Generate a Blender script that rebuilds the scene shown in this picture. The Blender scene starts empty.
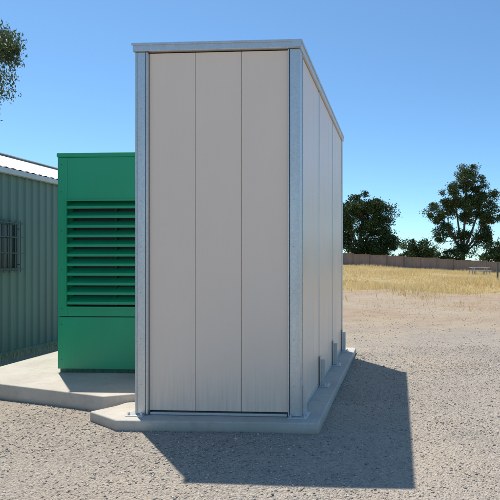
import bpy, math, random
import numpy as np
from mathutils import Vector, Matrix
random.seed(7); rng=np.random.default_rng(11)
S=bpy.context.scene
C=S.collection

# ---------------------------------------------------------------- materials
def newmat(name):
    m=bpy.data.materials.new(name); m.use_nodes=True
    nt=m.node_tree; nt.nodes.clear()
    out=nt.nodes.new('ShaderNodeOutputMaterial')
    return m,nt,out
def N(nt,t,**kw):
    n=nt.nodes.new(t)
    for k,v in kw.items():
        if k in n.inputs: n.inputs[k].default_value=v
        else: setattr(n,k,v)
    return n
def L(nt,a,b): nt.links.new(a,b)
def noise(nt,vec,scale,detail=3,rough=0.55):
    n=N(nt,'ShaderNodeTexNoise'); n.inputs['Scale'].default_value=scale
    n.inputs['Detail'].default_value=detail; n.inputs['Roughness'].default_value=rough
    L(nt,vec,n.inputs['Vector']); return n.outputs['Fac']
def mapr(nt,v,a,b,c=0.0,d=1.0,smooth=False):
    n=N(nt,'ShaderNodeMapRange'); 
    if smooth: n.interpolation_type='SMOOTHSTEP'
    n.inputs[1].default_value=a;n.inputs[2].default_value=b;n.inputs[3].default_value=c;n.inputs[4].default_value=d
    L(nt,v,n.inputs[0]); return n.outputs[0]
def math_(nt,op,a,b=None):
    n=N(nt,'ShaderNodeMath'); n.operation=op
    for i,x in enumerate((a,b)):
        if x is None: continue
        if isinstance(x,(int,float)): n.inputs[i].default_value=x
        else: L(nt,x,n.inputs[i])
    return n.outputs[0]
def mix(nt,f,a,b,mode='MIX'):
    n=N(nt,'ShaderNodeMix'); n.data_type='RGBA'; n.blend_type=mode
    if isinstance(f,(int,float)): n.inputs[0].default_value=f
    else: L(nt,f,n.inputs[0])
    for i,x in ((6,a),(7,b)):
        if isinstance(x,tuple): n.inputs[i].default_value=(*x,1)
        else: L(nt,x,n.inputs[i])
    return n.outputs[2]
def coords(nt): return N(nt,'ShaderNodeTexCoord').outputs['Object']
def scaled(nt,vec,s):
    n=N(nt,'ShaderNodeMapping'); n.inputs['Scale'].default_value=s; L(nt,vec,n.inputs['Vector']); return n.outputs[0]
def bump(nt,h,strength,dist):
    n=N(nt,'ShaderNodeBump'); n.inputs['Strength'].default_value=strength; n.inputs['Distance'].default_value=dist
    L(nt,h,n.inputs['Height']); return n.outputs[0]
def setv(nt,inp,x):
    if isinstance(x,tuple): inp.default_value=(*x,1)
    elif isinstance(x,(int,float)): inp.default_value=x
    else: L(nt,x,inp)
def finish(nt,out,col,rough=0.8,metal=0.0,normal=None,spec=0.5):
    p=N(nt,'ShaderNodeBsdfPrincipled')
    setv(nt,p.inputs['Base Color'],col); setv(nt,p.inputs['Roughness'],rough); setv(nt,p.inputs['Metallic'],metal)
    p.inputs['Specular IOR Level'].default_value=spec
    if normal is not None: L(nt,normal,p.inputs['Normal'])
    L(nt,p.outputs[0],out.inputs[0]); return p

def painted(name,c,rough=0.4,var=0.12,dirt=(0.3,0.25,0.2),dirtamt=0.25,dz=0.6,bmp=0.05,metal=0.0,spec=0.5):
    m,nt,out=newmat(name); v=coords(nt)
    n1=noise(nt,scaled(nt,v,(1,1,0.35)),2.2,3); n2=noise(nt,scaled(nt,v,(14,14,0.8)),3,3)
    dark=tuple(x*(1-var) for x in c); lite=tuple(min(1,x*(1+var*.5)) for x in c)
    col=mix(nt,mapr(nt,n1,.3,.7),dark,lite)
    sep=N(nt,'ShaderNodeSeparateXYZ'); L(nt,v,sep.inputs[0])
    low=mapr(nt,sep.outputs[2],0.1,0.1+dz,1,0,True)
    f=math_(nt,'MULTIPLY',math_(nt,'ADD',low,0.08),mapr(nt,n2,.35,.75))
    f=math_(nt,'MULTIPLY',f,dirtamt)
    col=mix(nt,f,col,dirt)
    rr=mapr(nt,n1,.3,.7,rough-.06,rough+.08)
    finish(nt,out,col,rr,metal,bump(nt,noise(nt,v,1.3,1),bmp,0.02) if bmp else None,spec)
    return m
M_panel=painted('panel_cream',(0.89,0.70,0.56),0.42,0.025,(0.44,0.33,0.25),0.34,0.6,spec=.4)
M_green=painted('gen_green',(0.012,0.38,0.175),0.36,0.10,(0.2,0.3,0.19),0.22,0.7)
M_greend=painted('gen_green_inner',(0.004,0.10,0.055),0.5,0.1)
M_wall=painted('shed_wall_green',(0.16,0.25,0.215),0.5,0.12,(0.24,0.2,0.15),0.4,0.6)
M_roof=painted('roof_zincalume',(0.62,0.64,0.66),0.5,0.15,(0.4,0.35,0.3),0.2,0.5,0.05,0.1)
M_fence=painted('fence_mauve',(0.29,0.215,0.185),0.6,0.2,(0.36,0.27,0.2),0.2,0.5,0)
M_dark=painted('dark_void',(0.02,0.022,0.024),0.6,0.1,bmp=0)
M_frame=painted('window_frame',(0.07,0.11,0.10),0.5,0.1)

def galv():
    m,nt,out=newmat('galvanised_steel'); v=coords(nt)
    vo=N(nt,'ShaderNodeTexVoronoi'); vo.inputs['Scale'].default_value=90; L(nt,v,vo.inputs['Vector'])
    sp=N(nt,'ShaderNodeSeparateColor'); L(nt,vo.outputs['Color'],sp.inputs[0])
    n1=noise(nt,scaled(nt,v,(2,2,0.35)),3,4)
    f=math_(nt,'ADD',math_(nt,'MULTIPLY',sp.outputs[0],.3),math_(nt,'MULTIPLY',n1,.7))
    col=mix(nt,mapr(nt,f,.2,.8),(0.53,0.54,0.54),(0.70,0.70,0.69))
    finish(nt,out,col,mapr(nt,f,.2,.8,.48,.36),0.7,bump(nt,n1,.04,.02))
    return m
M_galv=galv()
def concrete():
    m,nt,out=newmat('concrete'); v=coords(nt)
    n1=noise(nt,v,1.6,5,.6); n2=noise(nt,v,14,5,.7); n3=noise(nt,v,160,2,.7)
    col=mix(nt,mapr(nt,n1,.3,.7),(0.48,0.435,0.37),(0.64,0.59,0.51))
    col=mix(nt,mapr(nt,n2,.5,.72,0,.45),col,(0.36,0.31,0.255))
    col=mix(nt,mapr(nt,n3,.35,.65,0,.24),col,(0.28,0.25,0.22))
    sep=N(nt,'ShaderNodeSeparateXYZ'); L(nt,v,sep.inputs[0])
    col=mix(nt,mapr(nt,sep.outputs[2],0.0,.06,.6,0),col,(0.36,0.28,0.21))
    h=math_(nt,'ADD',n2,math_(nt,'MULTIPLY',n3,.3))
    finish(nt,out,col,.88,0,bump(nt,h,.5,.012),.25); return m
M_conc=concrete()
def glass():
    m,nt,out=newmat('window_glass'); v=coords(nt)
    finish(nt,out,(0.03,0.04,0.045),mapr(nt,noise(nt,v,3),.3,.7,.08,.2)); return m
M_glass=glass()

def ground_mat():
    m,nt,out=newmat('ground_gravel_dirt'); v=coords(nt)
    sep=N(nt,'ShaderNodeSeparateXYZ'); L(nt,v,sep.inputs[0]); X,Y=sep.outputs[0],sep.outputs[1]
    nb=noise(nt,v,.35,4,.6); nm=noise(nt,v,1.7,5,.65); nf=noise(nt,v,28,4,.75)
    vo=N(nt,'ShaderNodeTexVoronoi'); vo.inputs['Scale'].default_value=48; L(nt,v,vo.inputs['Vector'])
    vs=N(nt,'ShaderNodeSeparateColor'); L(nt,vo.outputs['Color'],vs.inputs[0])
    vo2=N(nt,'ShaderNodeTexVoronoi'); vo2.inputs['Scale'].default_value=115; L(nt,v,vo2.inputs['Vector'])
    vs2=N(nt,'ShaderNodeSeparateColor'); L(nt,vo2.outputs['Color'],vs2.inputs[0])
    g=mix(nt,mapr(nt,nm,.3,.7),(0.37,0.31,0.25),(0.56,0.485,0.39))
    st=mix(nt,vs.outputs[0],(0.22,0.195,0.17),(0.68,0.60,0.49))
    g=mix(nt,.42,g,st)
    st2=mix(nt,vs2.outputs[1],(0.18,0.155,0.135),(0.68,0.60,0.50))
    g=mix(nt,.34,g,st2)
    g=mix(nt,mapr(nt,nb,.45,.62,0,.55),g,(0.57,0.465,0.35))
    d=mix(nt,mapr(nt,nm,.3,.7),(0.44,0.31,0.205),(0.60,0.46,0.32))
    d=mix(nt,mapr(nt,nf,.4,.7,0,.45),d,(0.31,0.22,0.16))
    d=mix(nt,mapr(nt,nb,.42,.6,0,.6),d,(0.55,0.465,0.345))
    gs=mix(nt,mapr(nt,nm,.3,.7),(0.50,0.36,0.16),(0.64,0.49,0.24))
    gs=mix(nt,mapr(nt,nb,.5,.65,0,.5),gs,(0.46,0.31,0.19))
    yy=math_(nt,'ADD',Y,math_(nt,'MULTIPLY',math_(nt,'SUBTRACT',nb,.5),9.0))
    yy=math_(nt,'ADD',yy,math_(nt,'MULTIPLY',math_(nt,'SUBTRACT',nm,.5),3.0))
    m1=mapr(nt,yy,9,14.5,0,1,True)
    yg=math_(nt,'ADD',yy,math_(nt,'MULTIPLY',X,.35))
    m2=mapr(nt,yg,23,27,0,1,True)
    col=mix(nt,m1,g,d); col=mix(nt,m2,col,gs)
    h=math_(nt,'ADD',math_(nt,'MULTIPLY',nf,.6),math_(nt,'MULTIPLY',vo.outputs['Distance'],-1.2))
    h=math_(nt,'ADD',h,math_(nt,'MULTIPLY',vo2.outputs['Distance'],-.6))
    finish(nt,out,col,.95,0,bump(nt,h,1.0,.016),.15); return m
M_ground=ground_mat()

def island_mat(name,cols,rough=.9,transl=0.0,nscale=None,spec=.2):
    m,nt,out=newmat(name); g=N(nt,'ShaderNodeNewGeometry')
    cr=N(nt,'ShaderNodeValToRGB'); e=cr.color_ramp.elements
    e[0].color=(*cols[0],1); e[1].color=(*cols[-1],1)
    for i,c in enumerate(cols[1:-1]):
        x=e.new((i+1)/(len(cols)-1)); x.color=(*c,1)
    r=g.outputs['Random Per Island']
    if nscale:
        v=coords(nt); nn=mapr(nt,noise(nt,v,nscale,2),.35,.65)
        r=math_(nt,'ADD',math_(nt,'MULTIPLY',r,.45),math_(nt,'MULTIPLY',nn,.55))
    L(nt,r,cr.inputs[0])
    p=finish(nt,out,cr.outputs[0],rough,0,None,spec)
    if transl>0:
        t=N(nt,'ShaderNodeBsdfTranslucent'); L(nt,cr.outputs[0],t.inputs[0])
        ms=N(nt,'ShaderNodeMixShader'); ms.inputs[0].default_value=transl
        L(nt,p.outputs[0],ms.inputs[1]); L(nt,t.outputs[0],ms.inputs[2]); L(nt,ms.outputs[0],out.inputs[0])
    return m
M_stone=island_mat('gravel_stones',[(0.17,0.155,0.14),(0.40,0.345,0.28),(0.56,0.485,0.39),(0.34,0.30,0.26),(0.72,0.64,0.53)],.9)
M_grass=island_mat('dry_grass',[(0.58,0.40,0.15),(0.77,0.58,0.26),(0.83,0.66,0.35),(0.68,0.50,0.21)],.85,.3,.25,.05)
M_leafA=island_mat('leaf_dark',[(0.020,0.042,0.013),(0.042,0.075,0.021),(0.075,0.115,0.033)],.6,.2,.35,.3)
M_leafB=island_mat('leaf_oak',[(0.026,0.05,0.015),(0.052,0.088,0.026),(0.10,0.135,0.045)],.6,.2,.3,.3)
M_leafG=island_mat('leaf_gum',[(0.035,0.06,0.018),(0.07,0.10,0.03),(0.12,0.145,0.05)],.5,.3,.8,.4)
def bark():
    m,nt,out=newmat('bark'); v=coords(nt)
    n=noise(nt,scaled(nt,v,(4,4,.8)),3,3)
    finish(nt,out,mix(nt,mapr(nt,n,.3,.7),(0.07,0.05,0.035),(0.2,0.16,0.12)),.95,0,None,.1); return m
M_bark=bark()
M_wood=painted('weathered_wood',(0.5,0.48,0.45),.8,.2)

# ---------------------------------------------------------------- helpers
def empty(name,loc=(0,0,0),rz=0):
    o=bpy.data.objects.new(name,None); C.objects.link(o); o.location=loc; o.rotation_euler=(0,0,rz); o.empty_display_size=.3; return o
def mobj(name,verts,faces,mat,parent=None,smooth=False):
    me=bpy.data.meshes.new(name); me.from_pydata([tuple(map(float,v)) for v in verts],[],faces); me.update()
    me.materials.append(mat)
    if smooth: me.polygons.foreach_set('use_smooth',[True]*len(me.polygons))
    o=bpy.data.objects.new(name,me); C.objects.link(o)
    if parent: o.parent=parent
    return o
def npobj(name,V,F,mat,parent=None,smooth=False):
    me=bpy.data.meshes.new(name); V=np.asarray(V,np.float32); F=np.asarray(F,np.int32); k=F.shape[1]
    me.vertices.add(len(V)); me.vertices.foreach_set('co',V.ravel())
    me.loops.add(F.size); me.loops.foreach_set('vertex_index',F.ravel())
    me.polygons.add(len(F)); me.polygons.foreach_set('loop_start',np.arange(0,F.size,k,dtype=np.int32))
    if smooth: me.polygons.foreach_set('use_smooth',np.ones(len(F),bool))
    me.update(calc_edges=True); me.validate()
    me.materials.append(mat)
    o=bpy.data.objects.new(name,me); C.objects.link(o)
    if parent: o.parent=parent
    return o
BF=[(0,3,2,1),(4,5,6,7),(0,1,5,4),(1,2,6,5),(2,3,7,6),(3,0,4,7)]
def boxes(name,lst,mat,parent=None,bevel=.003,seg=2):
    V=[];F=[]
    for (x0,x1,y0,y1,z0,z1) in lst:
        b=len(V)
        V+=[(x0,y0,z0),(x1,y0,z0),(x1,y1,z0),(x0,y1,z0),(x0,y0,z1),(x1,y0,z1),(x1,y1,z1),(x0,y1,z1)]
        F+=[tuple(i+b for i in f) for f in BF]
    o=mobj(name,V,F,mat,parent)
    if bevel:
        m=o.modifiers.new('b','BEVEL'); m.width=bevel; m.segments=seg; m.limit_method='ANGLE'
    return o
def prism(name,poly,z0,z1,mat,parent=None,bevel=.012):
    n=len(poly); V=[(x,y,z0) for x,y in poly]+[(x,y,z1) for x,y in poly]
    F=[tuple(range(n-1,-1,-1)),tuple(range(n,2*n))]+[(i,(i+1)%n,(i+1)%n+n,i+n) for i in range(n)]
    o=mobj(name,V,F,mat,parent)
    if bevel:
        m=o.modifiers.new('b','BEVEL'); m.width=bevel; m.segments=3; m.limit_method='ANGLE'
    return o
def cyls(name,lst,mat,parent=None,n=10):
    V=[];F=[]
    for (x,y,z0,z1,r) in lst:
        b=len(V)
        for z in (z0,z1):
            for i in range(n):
                a=2*math.pi*i/n; V.append((x+r*math.cos(a),y+r*math.sin(a),z))
        F+=[tuple(b+i for i in range(n-1,-1,-1)),tuple(b+n+i for i in range(n))]
        F+=[(b+i,b+(i+1)%n,b+(i+1)%n+n,b+i+n) for i in range(n)]
    return mobj(name,V,F,mat,parent)

def sst(a,b,x):
    t=np.clip((x-a)/(b-a),0,1); return t*t*(3-2*t)
def gh(x,y):
    x=np.asarray(x,float); y=np.asarray(y,float)
    base=sst(18,70,y)*np.clip(1.0-0.055*x,-1.2,1.8)
    und=0.035*np.sin(x*.9+1.3*np.sin(y*.35))*np.sin(y*.55+.4)*sst(9,14,y)
    near=0.012*np.sin(x*2.1+y)*np.sin(y*1.7-x*.6)
    berm=0.22*np.exp(-((y+.35*x-24.5)/1.6)**2)*(0.7+.3*np.sin(x*1.1))*(y>0)
    return base+und+near+berm

# ---------------------------------------------------------------- ground
def axis(lo,hi,near_lo,near_hi,step,g=1.18):
    a=list(np.arange(near_lo,near_hi+1e-6,step))
    s=step;x=near_hi
    while x<hi: s*=g; x+=s; a.append(min(x,hi))
    s=step;x=near_lo
    while x>lo: s*=g; x-=s; a.insert(0,max(x,lo))
    return np.array(a)
xs=axis(-1500,1500,-9,25,.3); ys=axis(-200,2500,0,34,.3)
XX,YY=np.meshgrid(xs,ys); ZZ=gh(XX,YY)
V=np.stack([XX,YY,ZZ],-1).reshape(-1,3)
nx,ny=len(xs),len(ys)
ii=(np.arange(ny-1)[:,None]*nx+np.arange(nx-1)[None,:]).ravel()
npobj('ground',V,np.stack([ii,ii+1,ii+nx+1,ii+nx],-1),M_ground,None,True)

def stones(n,xr,yr,smin,smax,power=2.5,patch=False):
    x=rng.uniform(*xr,n); y=yr[0]+(yr[1]-yr[0])*rng.random(n)**1.35
    if patch:
        d=.5+.5*np.sin(x*2.3+1.7*np.sin(y*1.9))*np.sin(y*2.9+1.3*np.sin(x*1.3))
        k=rng.random(n)<(.25+.75*d); x=x[k];y=y[k];n=len(x)
    s=smin+(smax-smin)*rng.random(n)**power
    oc=np.array([(1,0,0),(0,1,0),(-1,0,0),(0,-1,0),(.1,.1,1),(-.1,0,-1)],float)
    of=np.array([(0,1,4),(1,2,4),(2,3,4),(3,0,4),(1,0,5),(2,1,5),(3,2,5),(0,3,5)])
    P=oc[None]*rng.uniform(.6,1.25,(n,6,1))
    P[:,:,2]*=rng.uniform(.45,.9,(n,1))
    P+=rng.normal(0,.12,(n,6,3))
    a=rng.uniform(0,6.28,n); c,sn=np.cos(a),np.sin(a)
    px=P[:,:,0]*c[:,None]-P[:,:,1]*sn[:,None]; py=P[:,:,0]*sn[:,None]+P[:,:,1]*c[:,None]
    P[:,:,0]=px;P[:,:,1]=py; P*=s[:,None,None]
    P[:,:,0]+=x[:,None];P[:,:,1]+=y[:,None];P[:,:,2]+=(gh(x,y)+s*.22)[:,None]
    F=(np.arange(n)[:,None,None]*6+of[None]).reshape(-1,3)
    return P.reshape(-1,3),F
A,FA=stones(85000,(-4.9,3.0),(2.4,9.5),.004,.013,2.2,True)
B,FB=stones(900,(-5.2,4.2),(2.6,14),.011,.019)
D,FD=stones(9000,(-.5,8),(7,20),.007,.022,3,True)
npobj('gravel',np.vstack([A,B,D]),np.vstack([FA,FB+len(A),FD+len(A)+len(B)]),M_stone)

# ---------------------------------------------------------------- slabs
TH=-math.atan(28/500)
sh=empty('insulated_panel_shed',(-0.674,4.81,0),TH)
slab=empty('concrete_slab',(-0.674,4.81,0),TH)
prism('shed_pad',[(0.205,-0.15),(0.21,3.98),(-1.9,3.98),(-1.9,0.6),(-2.0,0.30),(-2.15,0.09),(-1.72,-0.17),(-1.2,-0.165)][::-1],-0.15,0.10,M_conc,slab,.014)
slab2=empty('concrete_slab',(0,0,0),0)
prism('generator_pad',[(x-.05*y,y) for x,y in [(-2.16,5.42),(-2.55,5.28),(-4.75,6.1),(-4.45,9.6),(-1.75,9.6),(-1.95,6.4)]][::-1],-0.15,0.18,M_conc,slab2,.012)

# ---------------------------------------------------------------- tall shed
W=1.633; Dp=3.73; Z0=.1; Z1=3.73
boxes('core',[(-W+.10,-.10,.10,Dp-.1,Z0+.06,Z1-.06)],M_dark,sh,0)
g=.004; x0=-W+.135; x1=-.118; pw=(x1-x0)/3
fp=[(x0+i*pw+g/2,x0+(i+1)*pw-g/2,.022,.10,Z0+.045,Z1-.082) for i in range(3)]
bp=[(a,b,Dp-.1,Dp-.022,c,d) for a,b,_,_,c,d in fp]
boxes('front_panels',fp,M_panel,sh,.0025,2)
boxes('rear_panels',bp,M_panel,sh,.0025,2)
bays=[.12,1.25,2.47,Dp-.12]
sp=[];lp=[]
for i in range(3):
    a,b=bays[i]+.02,bays[i+1]-.02
    if i==0:a=.122
    if i==2:b=Dp-.122
    n=3;w=(b-a)/n
    for k in range(n):
        sp.append((-.10,-.012,a+k*w+g/2,a+(k+1)*w-g/2,Z0+.045,Z1-.082))
        lp.append((-W+.012,-W+.10,a+k*w+g/2,a+(k+1)*w-g/2,Z0+.045,Z1-.082))
M_side=painted('panel_cream_side',(0.86,0.70,0.57),0.33,0.03,(0.42,0.34,0.27),0.3,0.6,spec=.4)
boxes('side_panels_right',sp,M_side,sh,.0025,2)
boxes('side_panels_left',lp,M_panel,sh,.0025,2)
posts=[]
for (xa,xb) in ((-W,-W+.105),(-.098,0)):
    for (ya,yb) in ((0,.12),(Dp-.12,Dp)):
        posts.append((xa,xb,ya,yb,Z0+.012,Z1-.075))
boxes('corner_posts',posts,M_galv,sh,.006,3)
lips=[(-W+.118,-W+.134,-.012,.05,Z0+.012,Z1-.082),(-.116,-.104,-.006,.05,Z0+.012,Z1-.082),
      (-W+.012,-W+.022,-.010,-.001,Z0+.02,Z1-.08),(-.014,-.004,-.008,-.001,Z0+.02,Z1-.08),
      (-.03,.006,.124,.136,Z0+.012,Z1-.082)]
boxes('post_lips',lips,M_galv,sh,.002)
boxes('side_joint_covers',[(-.06,-.006,y-.018,y+.018,Z0+.012,Z1-.08) for y in bays[1:3]]+[(-W+.006,-W+.06,y-.018,y+.018,Z0+.012,Z1-.08) for y in bays[1:3]],M_galv,sh,.003)
boxes('roof_trim',[(-W-.014,.016,-.018,.03,Z1-.072,Z1),(-W-.014,.016,Dp-.03,Dp+.018,Z1-.072,Z1),
                   (-.03,.016,.032,Dp-.032,Z1-.074,Z1-.001),(-W-.014,-W+.03,.032,Dp-.032,Z1-.074,Z1-.001)],M_galv,sh,.004)
boxes('roof_trim_lip',[(-W-.022,.024,-.027,-.019,Z1-.016,Z1+.006),(.017,.025,-.018,Dp+.018,Z1-.016,Z1+.006),
                       (-.075,.02,-.030,-.028+.001,Z1-.07,Z1+.004)],M_galv,sh,.001)
boxes('roof_sheet',[(-W+.032,-.032,.034,Dp-.034,Z1-.04,Z1-.012)],M_roof,sh,0)
boxes('bottom_channel',[(x0+.01,x1-.01,.012,.09,Z0+.004,Z0+.028),(-.09,-.008,.14,Dp-.13,Z0+.002,Z0+.043),(-W+.008,-W+.09,.14,Dp-.13,Z0+.002,Z0+.043)],M_galv,sh,.003)
pl=[];bt=[];bolts=[]
pl.append((-.11,.075,-.055,.16,Z0,Z0+.011)); pl.append((-W-.07,-W+.11,-.055,.16,Z0,Z0+.011))
for y in bays[1:]:
    pl.append((-.005,.115,y-.08,y+.08,Z0,Z0+.011))
    pl.append((-W-.115,-W+.005,y-.08,y+.08,Z0,Z0+.011))
    bt+= [(.005,.013,y-.055,y+.055,Z0+.012,Z0+.36),(.014,.062,y-.008,y+.004,Z0+.012,Z0+.32)]
    bt+= [(-W-.013,-W-.005,y-.055,y+.055,Z0+.012,Z0+.34)]
    bolts+=[(.085,y-.045,Z0+.011,Z0+.035,.010),(.085,y+.045,Z0+.011,Z0+.035,.010)]
bt+=[(.001,.012,.005,.11,Z0+.012,Z0+.36),(.013,.055,.055,.064,Z0+.012,Z0+.30)]
bolts+=[(.05,-.03,Z0+.011,Z0+.036,.011),(-.085,-.035,Z0+.011,Z0+.036,.011),(-W-.045,-.03,Z0+.011,Z0+.036,.011),(-W+.085,-.035,Z0+.011,Z0+.036,.011)]
boxes('base_plates',pl,M_galv,sh,.002)
boxes('post_boots',bt,M_galv,sh,.002)
cyls('anchor_bolts',bolts,M_galv,sh)
V=[];F=[]
def rivet(x,y,z,r,ax):
    b=len(V);n=8
    for i in range(n):
        a=2*math.pi*i/n
        V.append((x+r*math.cos(a),y,z+r*math.sin(a)) if ax=='y' else (x,y+r*math.cos(a),z+r*math.sin(a)))
    V.append((x,y-.004,z) if ax=='y' else (x+.004,y,z))
    for i in range(n): F.append((b+i,b+(i+1)%n,b+n))
for z in np.arange(.4,3.6,.45):
    rivet(-W+.06,-.001,z,.006,'y'); rivet(-.06,-.001,z,.006,'y'); rivet(.001,.06,z,.006,'x')
mobj('rivets',V,F,M_galv,sh)

# ---------------------------------------------------------------- generator cabinet
gc=empty('generator_cabinet',(-4.01,6.42,0),TH)
GW=1.46;GD=2.9;g0=.18;g1=3.0
fx0,fx1,fz0,fz1=.125,GW-.125,1.03,2.38
boxes('body',[(0,GW,.14,GD,g0+.05,g1-.06)],M_green,gc,.008)
boxes('front_frame',[(0,fx0,0,.137,.905,g1-.06),(fx1,GW,0,.137,.905,g1-.06),(fx0+.001,fx1-.001,.001,.137,fz1,g1-.06),(fx0+.001,fx1-.001,.001,.137,.905,fz0)],M_green,gc,.004)
boxes('lower_panel',[(.0,GW,.0,.137,g0+.05,.895)],M_green,gc,.006)
boxes('seam_backing',[(.02,GW-.02,.02,.13,.895,.905)],M_dark,gc,0)
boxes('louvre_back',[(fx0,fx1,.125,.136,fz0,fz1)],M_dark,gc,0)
boxes('louvre_surround',[(fx0-.022,fx0,-.014,.05,fz0-.022,fz1+.022),(fx1,fx1+.022,-.014,.05,fz0-.022,fz1+.022),
   (fx0,fx1,-.014,.05,fz1,fz1+.022),(fx0,fx1,-.014,.05,fz0-.022,fz0)],M_green,gc,.003)
boxes('lid',[(-.012,GW+.012,-.012,GD+.012,g1-.058,g1)],M_green,gc,.014,3)
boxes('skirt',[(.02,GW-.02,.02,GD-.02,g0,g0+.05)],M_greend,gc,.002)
V=[];F=[];ns=11;sp_=(fz1-fz0)/ns
for i in range(ns):
    zt=fz1-i*sp_-.006
    b=len(V)
    prof=[(.11,zt+.000),(.004,zt-.062),(.004,zt-.090),(-.002,zt-.090),(-.002,zt-.058),(.106,zt+.007)]
    for x in (fx0,fx1):
        for (y,z) in prof: V.append((x,y,z))
    n=6
    F+=[(b+k,b+(k+1)%n,b+(k+1)%n+n,b+k+n) for k in range(n)]
mobj('louvre_blades',V,F,M_green,gc)
boxes('mullion',[((fx0+fx1)/2-.006,(fx0+fx1)/2+.006,.07,.12,fz0,fz1)],M_greend,gc,0)
boxes('door_hinges',[(GW+.001,GW+.02,.5+k*1.1,.56+k*1.1,z,z+.12) for k in range(2) for z in (.6,1.6,2.5)],M_green,gc,.003)
# screw heads on the cabinet face
cy=[]
V=[];F=[]
for z in (.35,.80,1.0,1.5,2.0,2.5,2.85):
    for x in (.05,GW-.05): rivet(x,-.001,z,.007,'y')
mobj('screws',V,F,M_greend,gc)

# ---------------------------------------------------------------- ribbed sheets
def ribbed(name,length,z0,z1,mat,parent,pitch=.2,depth=.028,flat=.55,x=0.0,y0=0.0):
    pts=[];n=int(length/pitch)
    for i in range(n):
        b=y0+i*pitch
        pts+=[(b,0),(b+pitch*flat,0),(b+pitch*(flat+.12),depth),(b+pitch*.88,depth)]
    pts.append((y0+n*pitch,0))
    V=[];F=[]
    for (s,d) in pts: V+=[(x+d,s,z0),(x+d,s,z1)]
    for i in range(len(pts)-1): F.append((2*i,2*i+2,2*i+3,2*i+1))
    return mobj(name,V,F,mat,parent)
SL=.08
lb=empty('green_metal_shed',(-6.165,8.3,0),-math.atan(SL))
L0,L1=-6.0,9.0
ribbed('side_wall',L1-L0,-.05,3.1,M_wall,lb,.17,.026,.5,0,L0)
boxes('wall_core',[(-5.9,-.03,L0+.02,L1-.02,-.05,3.05)],M_wall,lb,0)
boxes('eave_gutter',[(.03,.13,L0-.1,L1+.1,3.08,3.165)],M_roof,lb,.01)
boxes('base_flashing',[(.028,.045,L0,L1,-.04,.09)],M_wall,lb,.002)
PIT=17.5
def roof(name,sgn,xc,half,z_e,pitch_deg):
    V=[];F=[];n=int((L1-L0+.5)/.038)
    tn=math.tan(math.radians(pitch_deg))
    for i in range(n+1):
        y=L0-.25+i*.038; d=.009*math.sin(i*math.pi/2)
        V+=[(xc+sgn*half,y,z_e+d),(xc,y,z_e+half*tn+d)]
    for i in range(n): F.append((2*i,2*i+2,2*i+3,2*i+1) if sgn>0 else (2*i,2*i+1,2*i+3,2*i+2))
    return mobj(name,V,F,M_roof,lb,True)
roof('roof_east',1,-3,3.12,3.18,PIT); roof('roof_west',-1,-3,3.12,3.18,PIT)
t20=math.tan(math.radians(PIT))*3.1
mobj('gable_ends',[(-5.9,L1-.03,3.05),(-.03,L1-.03,3.05),(-3,L1-.03,3.1+t20),(-5.9,L0+.03,3.05),(-.03,L0+.03,3.05),(-3,L0+.03,3.1+t20)],[(0,1,2),(5,4,3)],M_wall,lb)
boxes('ridge_cap',[(-3.15,-2.85,L0-.25,L1+.25,3.18+t20+.015,3.18+t20+.035)],M_roof,lb,.005)
wy0,wy1,wz0,wz1=-1.0,.34,1.45,2.28
boxes('window_frame',[(.02,.075,wy0,wy0+.05,wz0,wz1),(.02,.075,wy1-.05,wy1,wz0,wz1),(.02,.075,wy0+.05,wy1-.05,wz1-.05,wz1),(.02,.075,wy0+.05,wy1-.05,wz0,wz0+.05),(.02,.07,-.35,-.31,wz0+.05,wz1-.05)],M_frame,lb,.003)
boxes('window_glass',[(.027,.045,wy0+.05,wy1-.05,wz0+.05,wz1-.05)],M_glass,lb,0)
boxes('window_bars',[(.11,.122,y-.007,y+.007,wz0-.03,wz1+.03) for y in np.arange(wy0+.06,wy1,.115)]+[(.123,.135,wy0-.02,wy1+.03,z,z+.02) for z in (wz0+.02,wz0+.29,wz0+.56,wz1-.03)]+[(.076,.109,y,y+.012,z,z+.012) for y in (wy0+.02,wy1-.03) for z in (wz0+.1,wz1-.12)],M_frame,lb,.002)

# ---------------------------------------------------------------- boundary fence
bf=empty('boundary_fence',(0,0,0))
fxs=np.arange(-34,66,.3)
def fy(x): return 70+.12*x
V=[]
for i,x in enumerate(fxs):
    for s,d in ((0,0),(.14,0),(.18,.05),(.26,.05)):
        z=float(gh(x,fy(x))); st=math.floor(x/2.4)
        zt=float(gh(st*2.4+1.2,fy(st*2.4+1.2)))
        V+=[(x+s,fy(x)-d,z-.3),(x+s,fy(x)-d,zt+1.6)]
F=[(2*i,2*i+2,2*i+3,2*i+1) for i in range(len(V)//2-1)]
mobj('fence_sheets',V,F,M_fence,bf)
pp=[]
for k in range(-14,27):
    x=k*2.4; z=float(gh(x,fy(x)))
    pp.append((x-.035,x+.035,fy(x)-.12,fy(x)-.055,z-.3,z+1.66))
    z2=float(gh(x+1.2,fy(x)))
    pp.append((x+.04,x+2.36,fy(x)-.03,fy(x)+.36,z2+1.6,z2+1.64))
boxes('fence_posts',pp,M_fence,bf,0)

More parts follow.
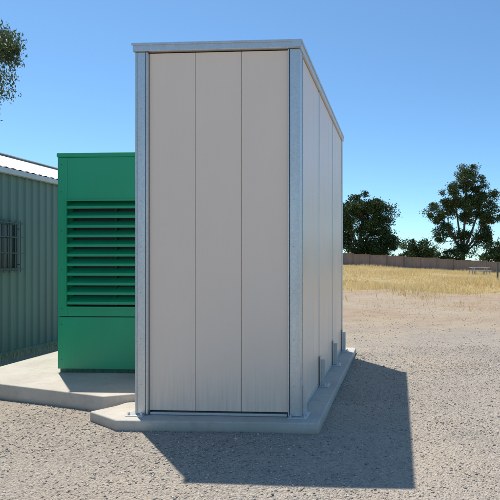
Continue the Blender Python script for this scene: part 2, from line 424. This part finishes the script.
# ---------------------------------------------------------------- vegetation
def tube(V,F,pts,rad,n=7):
    b=len(V)
    for i,p in enumerate(pts):
        p=Vector(p); d=(Vector(pts[min(i+1,len(pts)-1)])-Vector(pts[max(i-1,0)])).normalized()
        u=d.orthogonal().normalized(); w=d.cross(u)
        for k in range(n):
            a=2*math.pi*k/n; V.append(tuple(p+(u*math.cos(a)+w*math.sin(a))*rad[i]))
    for i in range(len(pts)-1):
        for k in range(n):
            F.append((b+i*n+k,b+i*n+(k+1)%n,b+(i+1)*n+(k+1)%n,b+(i+1)*n+k))
def leaves(cent,sig,cnt,size,asp=.6,droop=0.0):
    idx=np.repeat(np.arange(len(cent)),cnt); n=len(idx)
    dirs=rng.normal(0,1,(n,3)); dirs/=np.linalg.norm(dirs,axis=1,keepdims=True)
    r=rng.random(n)**.55*1.08
    P=cent[idx]+dirs*r[:,None]*sig[idx]
    P+=rng.normal(0,.2,(n,3))*sig[idx]
    a=rng.normal(0,1,(n,3)); a[:,2]-=droop; a/=np.linalg.norm(a,axis=1,keepdims=True)
    b=np.cross(a,rng.normal(0,1,(n,3))); b/=np.linalg.norm(b,axis=1,keepdims=True)
    s=size*rng.uniform(.6,1.3,n)[:,None]
    q=np.stack([P-a*s*.5,P+b*s*asp*.5,P+a*s*.5,P-b*s*asp*.5],1).reshape(-1,3)
    F=np.arange(n*4).reshape(-1,4)
    return q,F
def tree(name,base,blobs,nclump,clr,cnt,size,mat,tr=.35,fork=.35,seed=1,asp=.6,droop=0,flat=.75):
    rnd=np.random.default_rng(seed); e=empty(name,base)
    w=np.array([b[6] for b in blobs],float); w/=w.sum()
    cs=[]
    for i in range(nclump):
        b=blobs[rnd.choice(len(blobs),p=w)]
        d=rnd.normal(0,1,3); d/=np.linalg.norm(d); r=rnd.random()**.4
        cs.append((b[0]+d[0]*r*b[3],b[1]+d[1]*r*b[4],b[2]+d[2]*r*b[5]))
    cs=np.array(cs); sg=clr*rnd.uniform(.5,1.3,(nclump,1))*np.array([[1,1,flat]])
    q,F=leaves(cs,sg,cnt,size,asp,droop)
    npobj('foliage',q,F,mat,e)
    V=[];F=[]
    ztop=max(b[2] for b in blobs); zf=ztop*fork
    bx=np.mean([b[0] for b in blobs]);by=np.mean([b[1] for b in blobs])
    tube(V,F,[(0,0,-.3),(.05*bx,.05*by,zf*.5),(.2*bx,.2*by,zf)],[tr*1.35,tr,tr*.85])
    top=Vector((.2*bx,.2*by,zf))
    hubs=[]
    for b in blobs:
        c=Vector((b[0],b[1],b[2])); m=top.lerp(c,.5)+Vector((0,0,-.06*(c-top).length))+Vector(rnd.normal(0,.3,3))*tr
        tube(V,F,[top,m,c],[tr*.6,tr*.42,tr*.2]); hubs.append((m,c))
    for i in range(0,nclump):
        c=Vector(cs[i]); h=min(hubs,key=lambda h:(h[1]-c).length)
        s=h[0].lerp(h[1],rnd.uniform(.2,1)); m=s.lerp(c,.5)+Vector(rnd.normal(0,.15,3))
        tube(V,F,[s,m,c],[tr*.14,tr*.09,tr*.03],5)
    mobj('trunk',V,F,M_bark,e,True)
    return e
def gz(x,y): return float(gh(x,y))-.05
tree('broadleaf_tree',(-1.7,86,gz(-1.7,86)),[(0,0,6.8,5.4,4,4.4,3),(2.9,0,8.2,3,3,3.0,2),(-2.5,0,8.0,3.4,3,3.2,2),(0.5,0,10.2,3.2,3,2.2,2),(4.1,0,4.0,2.9,3,3.0,2.4),(1.5,0,2.6,3.5,3,1.8,2.0),(-3.5,0,3.5,3,3,2.5,1)],200,1.1,210,.32,M_leafA,.45,.25,3)
tree('oak_tree',(15.9,86,gz(15.9,86)),[(0.9,0,15.6,2.8,2.4,2.6,2.3),(-1.4,0,13.1,2.8,2.3,2.2,1.7),(3.6,0,12.7,2.4,2.3,2.0,1.6),(-4.0,0,9.9,2.3,2.3,2.1,1.5),(4.4,0,9.2,2.4,2.3,2.2,1.5),(0.4,0,10.6,3.2,2.4,2.4,2.2),(-2.0,0,6.6,3.4,2.4,2.0,2.0),(3.2,0,5.9,2.8,2.3,2.0,1.8),(.6,0,4.0,2.6,2,1.5,1.2)],215,.88,190,.29,M_leafB,.42,.2,8)
tree('shrub',(7.9,80,gz(7.9,80)),[(0,0,3.1,2.6,2,2.0,2),(-1.6,0,2.4,1.8,2,1.7,1),(1.7,0,2.3,1.8,2,1.6,1)],60,.8,160,.28,M_leafA,.2,.25,5)
tree('shrub',(21.6,80,gz(21.6,80)),[(0,0,3.6,2.6,2,2.4,2),(2.6,0,4.4,2.6,2,2.6,2),(-2.0,0,2.6,1.8,2,1.8,1)],74,.9,160,.3,M_leafB,.22,.25,6)
tree('shrub',(12.6,84,gz(12.6,84)),[(0,0,2.0,1.6,2,1.3,2),(1.4,0,2.2,1.7,2,1.4,1)],34,.7,140,.27,M_leafB,.15,.25,9)
tree('eucalyptus_tree',(-17.6,19.2,0),[(2.8,-1,9.5,1.7,1.6,.9,2.6),(2.0,-.8,8.6,1.6,1.6,.8,2.1),(1.7,0,10.7,1.6,1.8,.6,1.7),(2.0,-.6,7.6,1.1,1.2,.7,1.1),(-1.5,0,9.6,2,2,1.3,1.3),(-2.6,1,8.2,1.8,1.8,1,.9),(0,2,9.2,2,1.6,1.4,1.1)],160,.46,280,.16,M_leafG,.26,.5,4,.3,1.2,.8)
cx=[];sg=[]
for i in range(260):
    x=rng.uniform(-260,280); y=rng.uniform(210,260)
    h=rng.uniform(1.5,3.6)+1.0*math.sin(x*.07)+.8*math.sin(x*.19+1)
    cx.append((x,y,float(gh(x,y))+max(.8,h*.5))); sg.append((rng.uniform(2,5),2.5,max(1,h*.75)))
q,F=leaves(np.array(cx),np.array(sg),80,1.1)
npobj('distant_trees',q,F,M_leafA)

def grass(n,xr,yr,hmin,hmax,w):
    x=rng.uniform(*xr,n); y=yr[0]+(yr[1]-yr[0])*rng.random(n)**1.5
    k=y+.35*x+1.6*np.sin(x*.8)+1.1*np.sin(x*2.1+y)
    ed=rng.random(n)
    keep=(k>23.5+3*ed**2)|((k>17)&(rng.random(n)<.05)); x=x[keep];y=y[keep]
    cl=.55+.45*np.sin(x*1.3+2*np.sin(y*.7))*np.sin(y*.9+x*.3)
    keep=rng.random(len(x))<(.35+.65*cl); x=x[keep];y=y[keep];n=len(x)
    h=rng.uniform(hmin,hmax,n)*(.6+.5*np.sin(x*.5+1)*np.sin(y*.31)+.2)
    a=rng.uniform(0,6.28,n); ln=rng.uniform(.1,.8,n)*h; la=rng.uniform(0,6.28,n)
    z=gh(x,y)-.02
    ww=w*rng.uniform(.6,1.3,n)
    p0=np.stack([x-np.cos(a)*ww,y-np.sin(a)*ww,z],1); p1=np.stack([x+np.cos(a)*ww,y+np.sin(a)*ww,z],1)
    p2=np.stack([x+np.cos(la)*ln,y+np.sin(la)*ln,z+h],1)
    V=np.stack([p0,p1,p2],1).reshape(-1,3)
    return V,np.arange(n*3).reshape(-1,3)
G1,F1=grass(130000,(-4,30),(16,66),.12,.42,.015)
npobj('dry_grass',G1,F1,M_grass)
n=900; t=rng.uniform(-3,4,n); off=rng.random(n)**2*.35+.05
ca,sa=math.cos(-math.atan(SL)),math.sin(-math.atan(SL))
x=-6.165+off*ca-t*sa; y=8.3+off*sa+t*ca
h=rng.uniform(.04,.16,n); la=rng.uniform(0,6.28,n)
p0=np.stack([x-.004,y,x*0],1);p1=np.stack([x+.004,y,x*0],1);p2=np.stack([x+np.cos(la)*h*.5,y+np.sin(la)*h*.5,h],1)
npobj('weeds',np.stack([p0,p1,p2],1).reshape(-1,3),np.arange(n*3).reshape(-1,3),M_grass)

px,py=11.4,52.0; pz=float(gh(px,py))
pt=empty('picnic_table',(px,py,pz),.25)
boxes('table_top',[(-1.0,1.0,-.36+k*.15,-.36+k*.15+.14,.74,.79) for k in range(5)],M_wood,pt,.004)
boxes('bench_seats',[(-1,1,-.85,-.6,.44,.48),(-1,1,.6,.85,.44,.48)],M_wood,pt,.004)
boxes('legs',[(x-.04,x+.04,y-.04,y+.04,-.1,.735) for x in (-.7,.7) for y in (-.25,.25)]+[(x-.04,x+.04,-.8,.8,.38,.435) for x in (-.79,.79)]+[(x-.04,x+.04,y-.04,y+.04,-.1,.375) for x in (-.79,.79) for y in (-.72,.72)],M_wood,pt,.004)
mx,my=9.95,39.0; mz=float(gh(mx,my))
mp=empty('marker_post',(mx,my,mz))
boxes('post',[(-.06,.06,-.06,.06,-.3,1.35)],M_frame,mp,.01)
boxes('post_cap',[(-.075,.075,-.075,.075,1.352,1.40)],M_frame,mp,.01)

# ---------------------------------------------------------------- light, sky, camera
sd=Vector((-0.971,1.27,3.73)).normalized()
el=math.asin(sd.z); rot=math.atan2(sd.x,sd.y)
sun=bpy.data.lights.new('sun','SUN'); sun.energy=5.0; sun.angle=math.radians(.53); sun.color=(1,.95,.87)
so=bpy.data.objects.new('sun',sun); C.objects.link(so); so.rotation_euler=sd.to_track_quat('Z','Y').to_euler(); so.location=(-5,8,20)
w=bpy.data.worlds.new('World'); S.world=w; w.use_nodes=True; nt=w.node_tree
bg=nt.nodes['Background']; sky=nt.nodes.new('ShaderNodeTexSky'); sky.sky_type='NISHITA'; sky.sun_disc=False
sky.sun_elevation=el; sky.sun_rotation=rot; sky.air_density=.8; sky.dust_density=.35; sky.ozone_density=1.7; sky.altitude=200
tint=nt.nodes.new('ShaderNodeMix'); tint.data_type='RGBA'; tint.blend_type='MULTIPLY'; tint.inputs[0].default_value=1
tint.inputs[7].default_value=(.80,1.10,1.20,1)
nt.links.new(sky.outputs[0],tint.inputs[6]); nt.links.new(tint.outputs[2],bg.inputs[0]); bg.inputs[1].default_value=.15
cam=bpy.data.cameras.new('camera'); co=bpy.data.objects.new('camera',cam); C.objects.link(co)
co.location=(0,0,1.6); co.rotation_euler=(math.pi/2,0,0)
cam.sensor_width=36; cam.lens=36; cam.shift_x=-.24; cam.shift_y=.024; cam.clip_start=.05; cam.clip_end=6000
S.camera=co
S.view_settings.view_transform='Standard'; S.view_settings.look='None'; S.view_settings.exposure=0
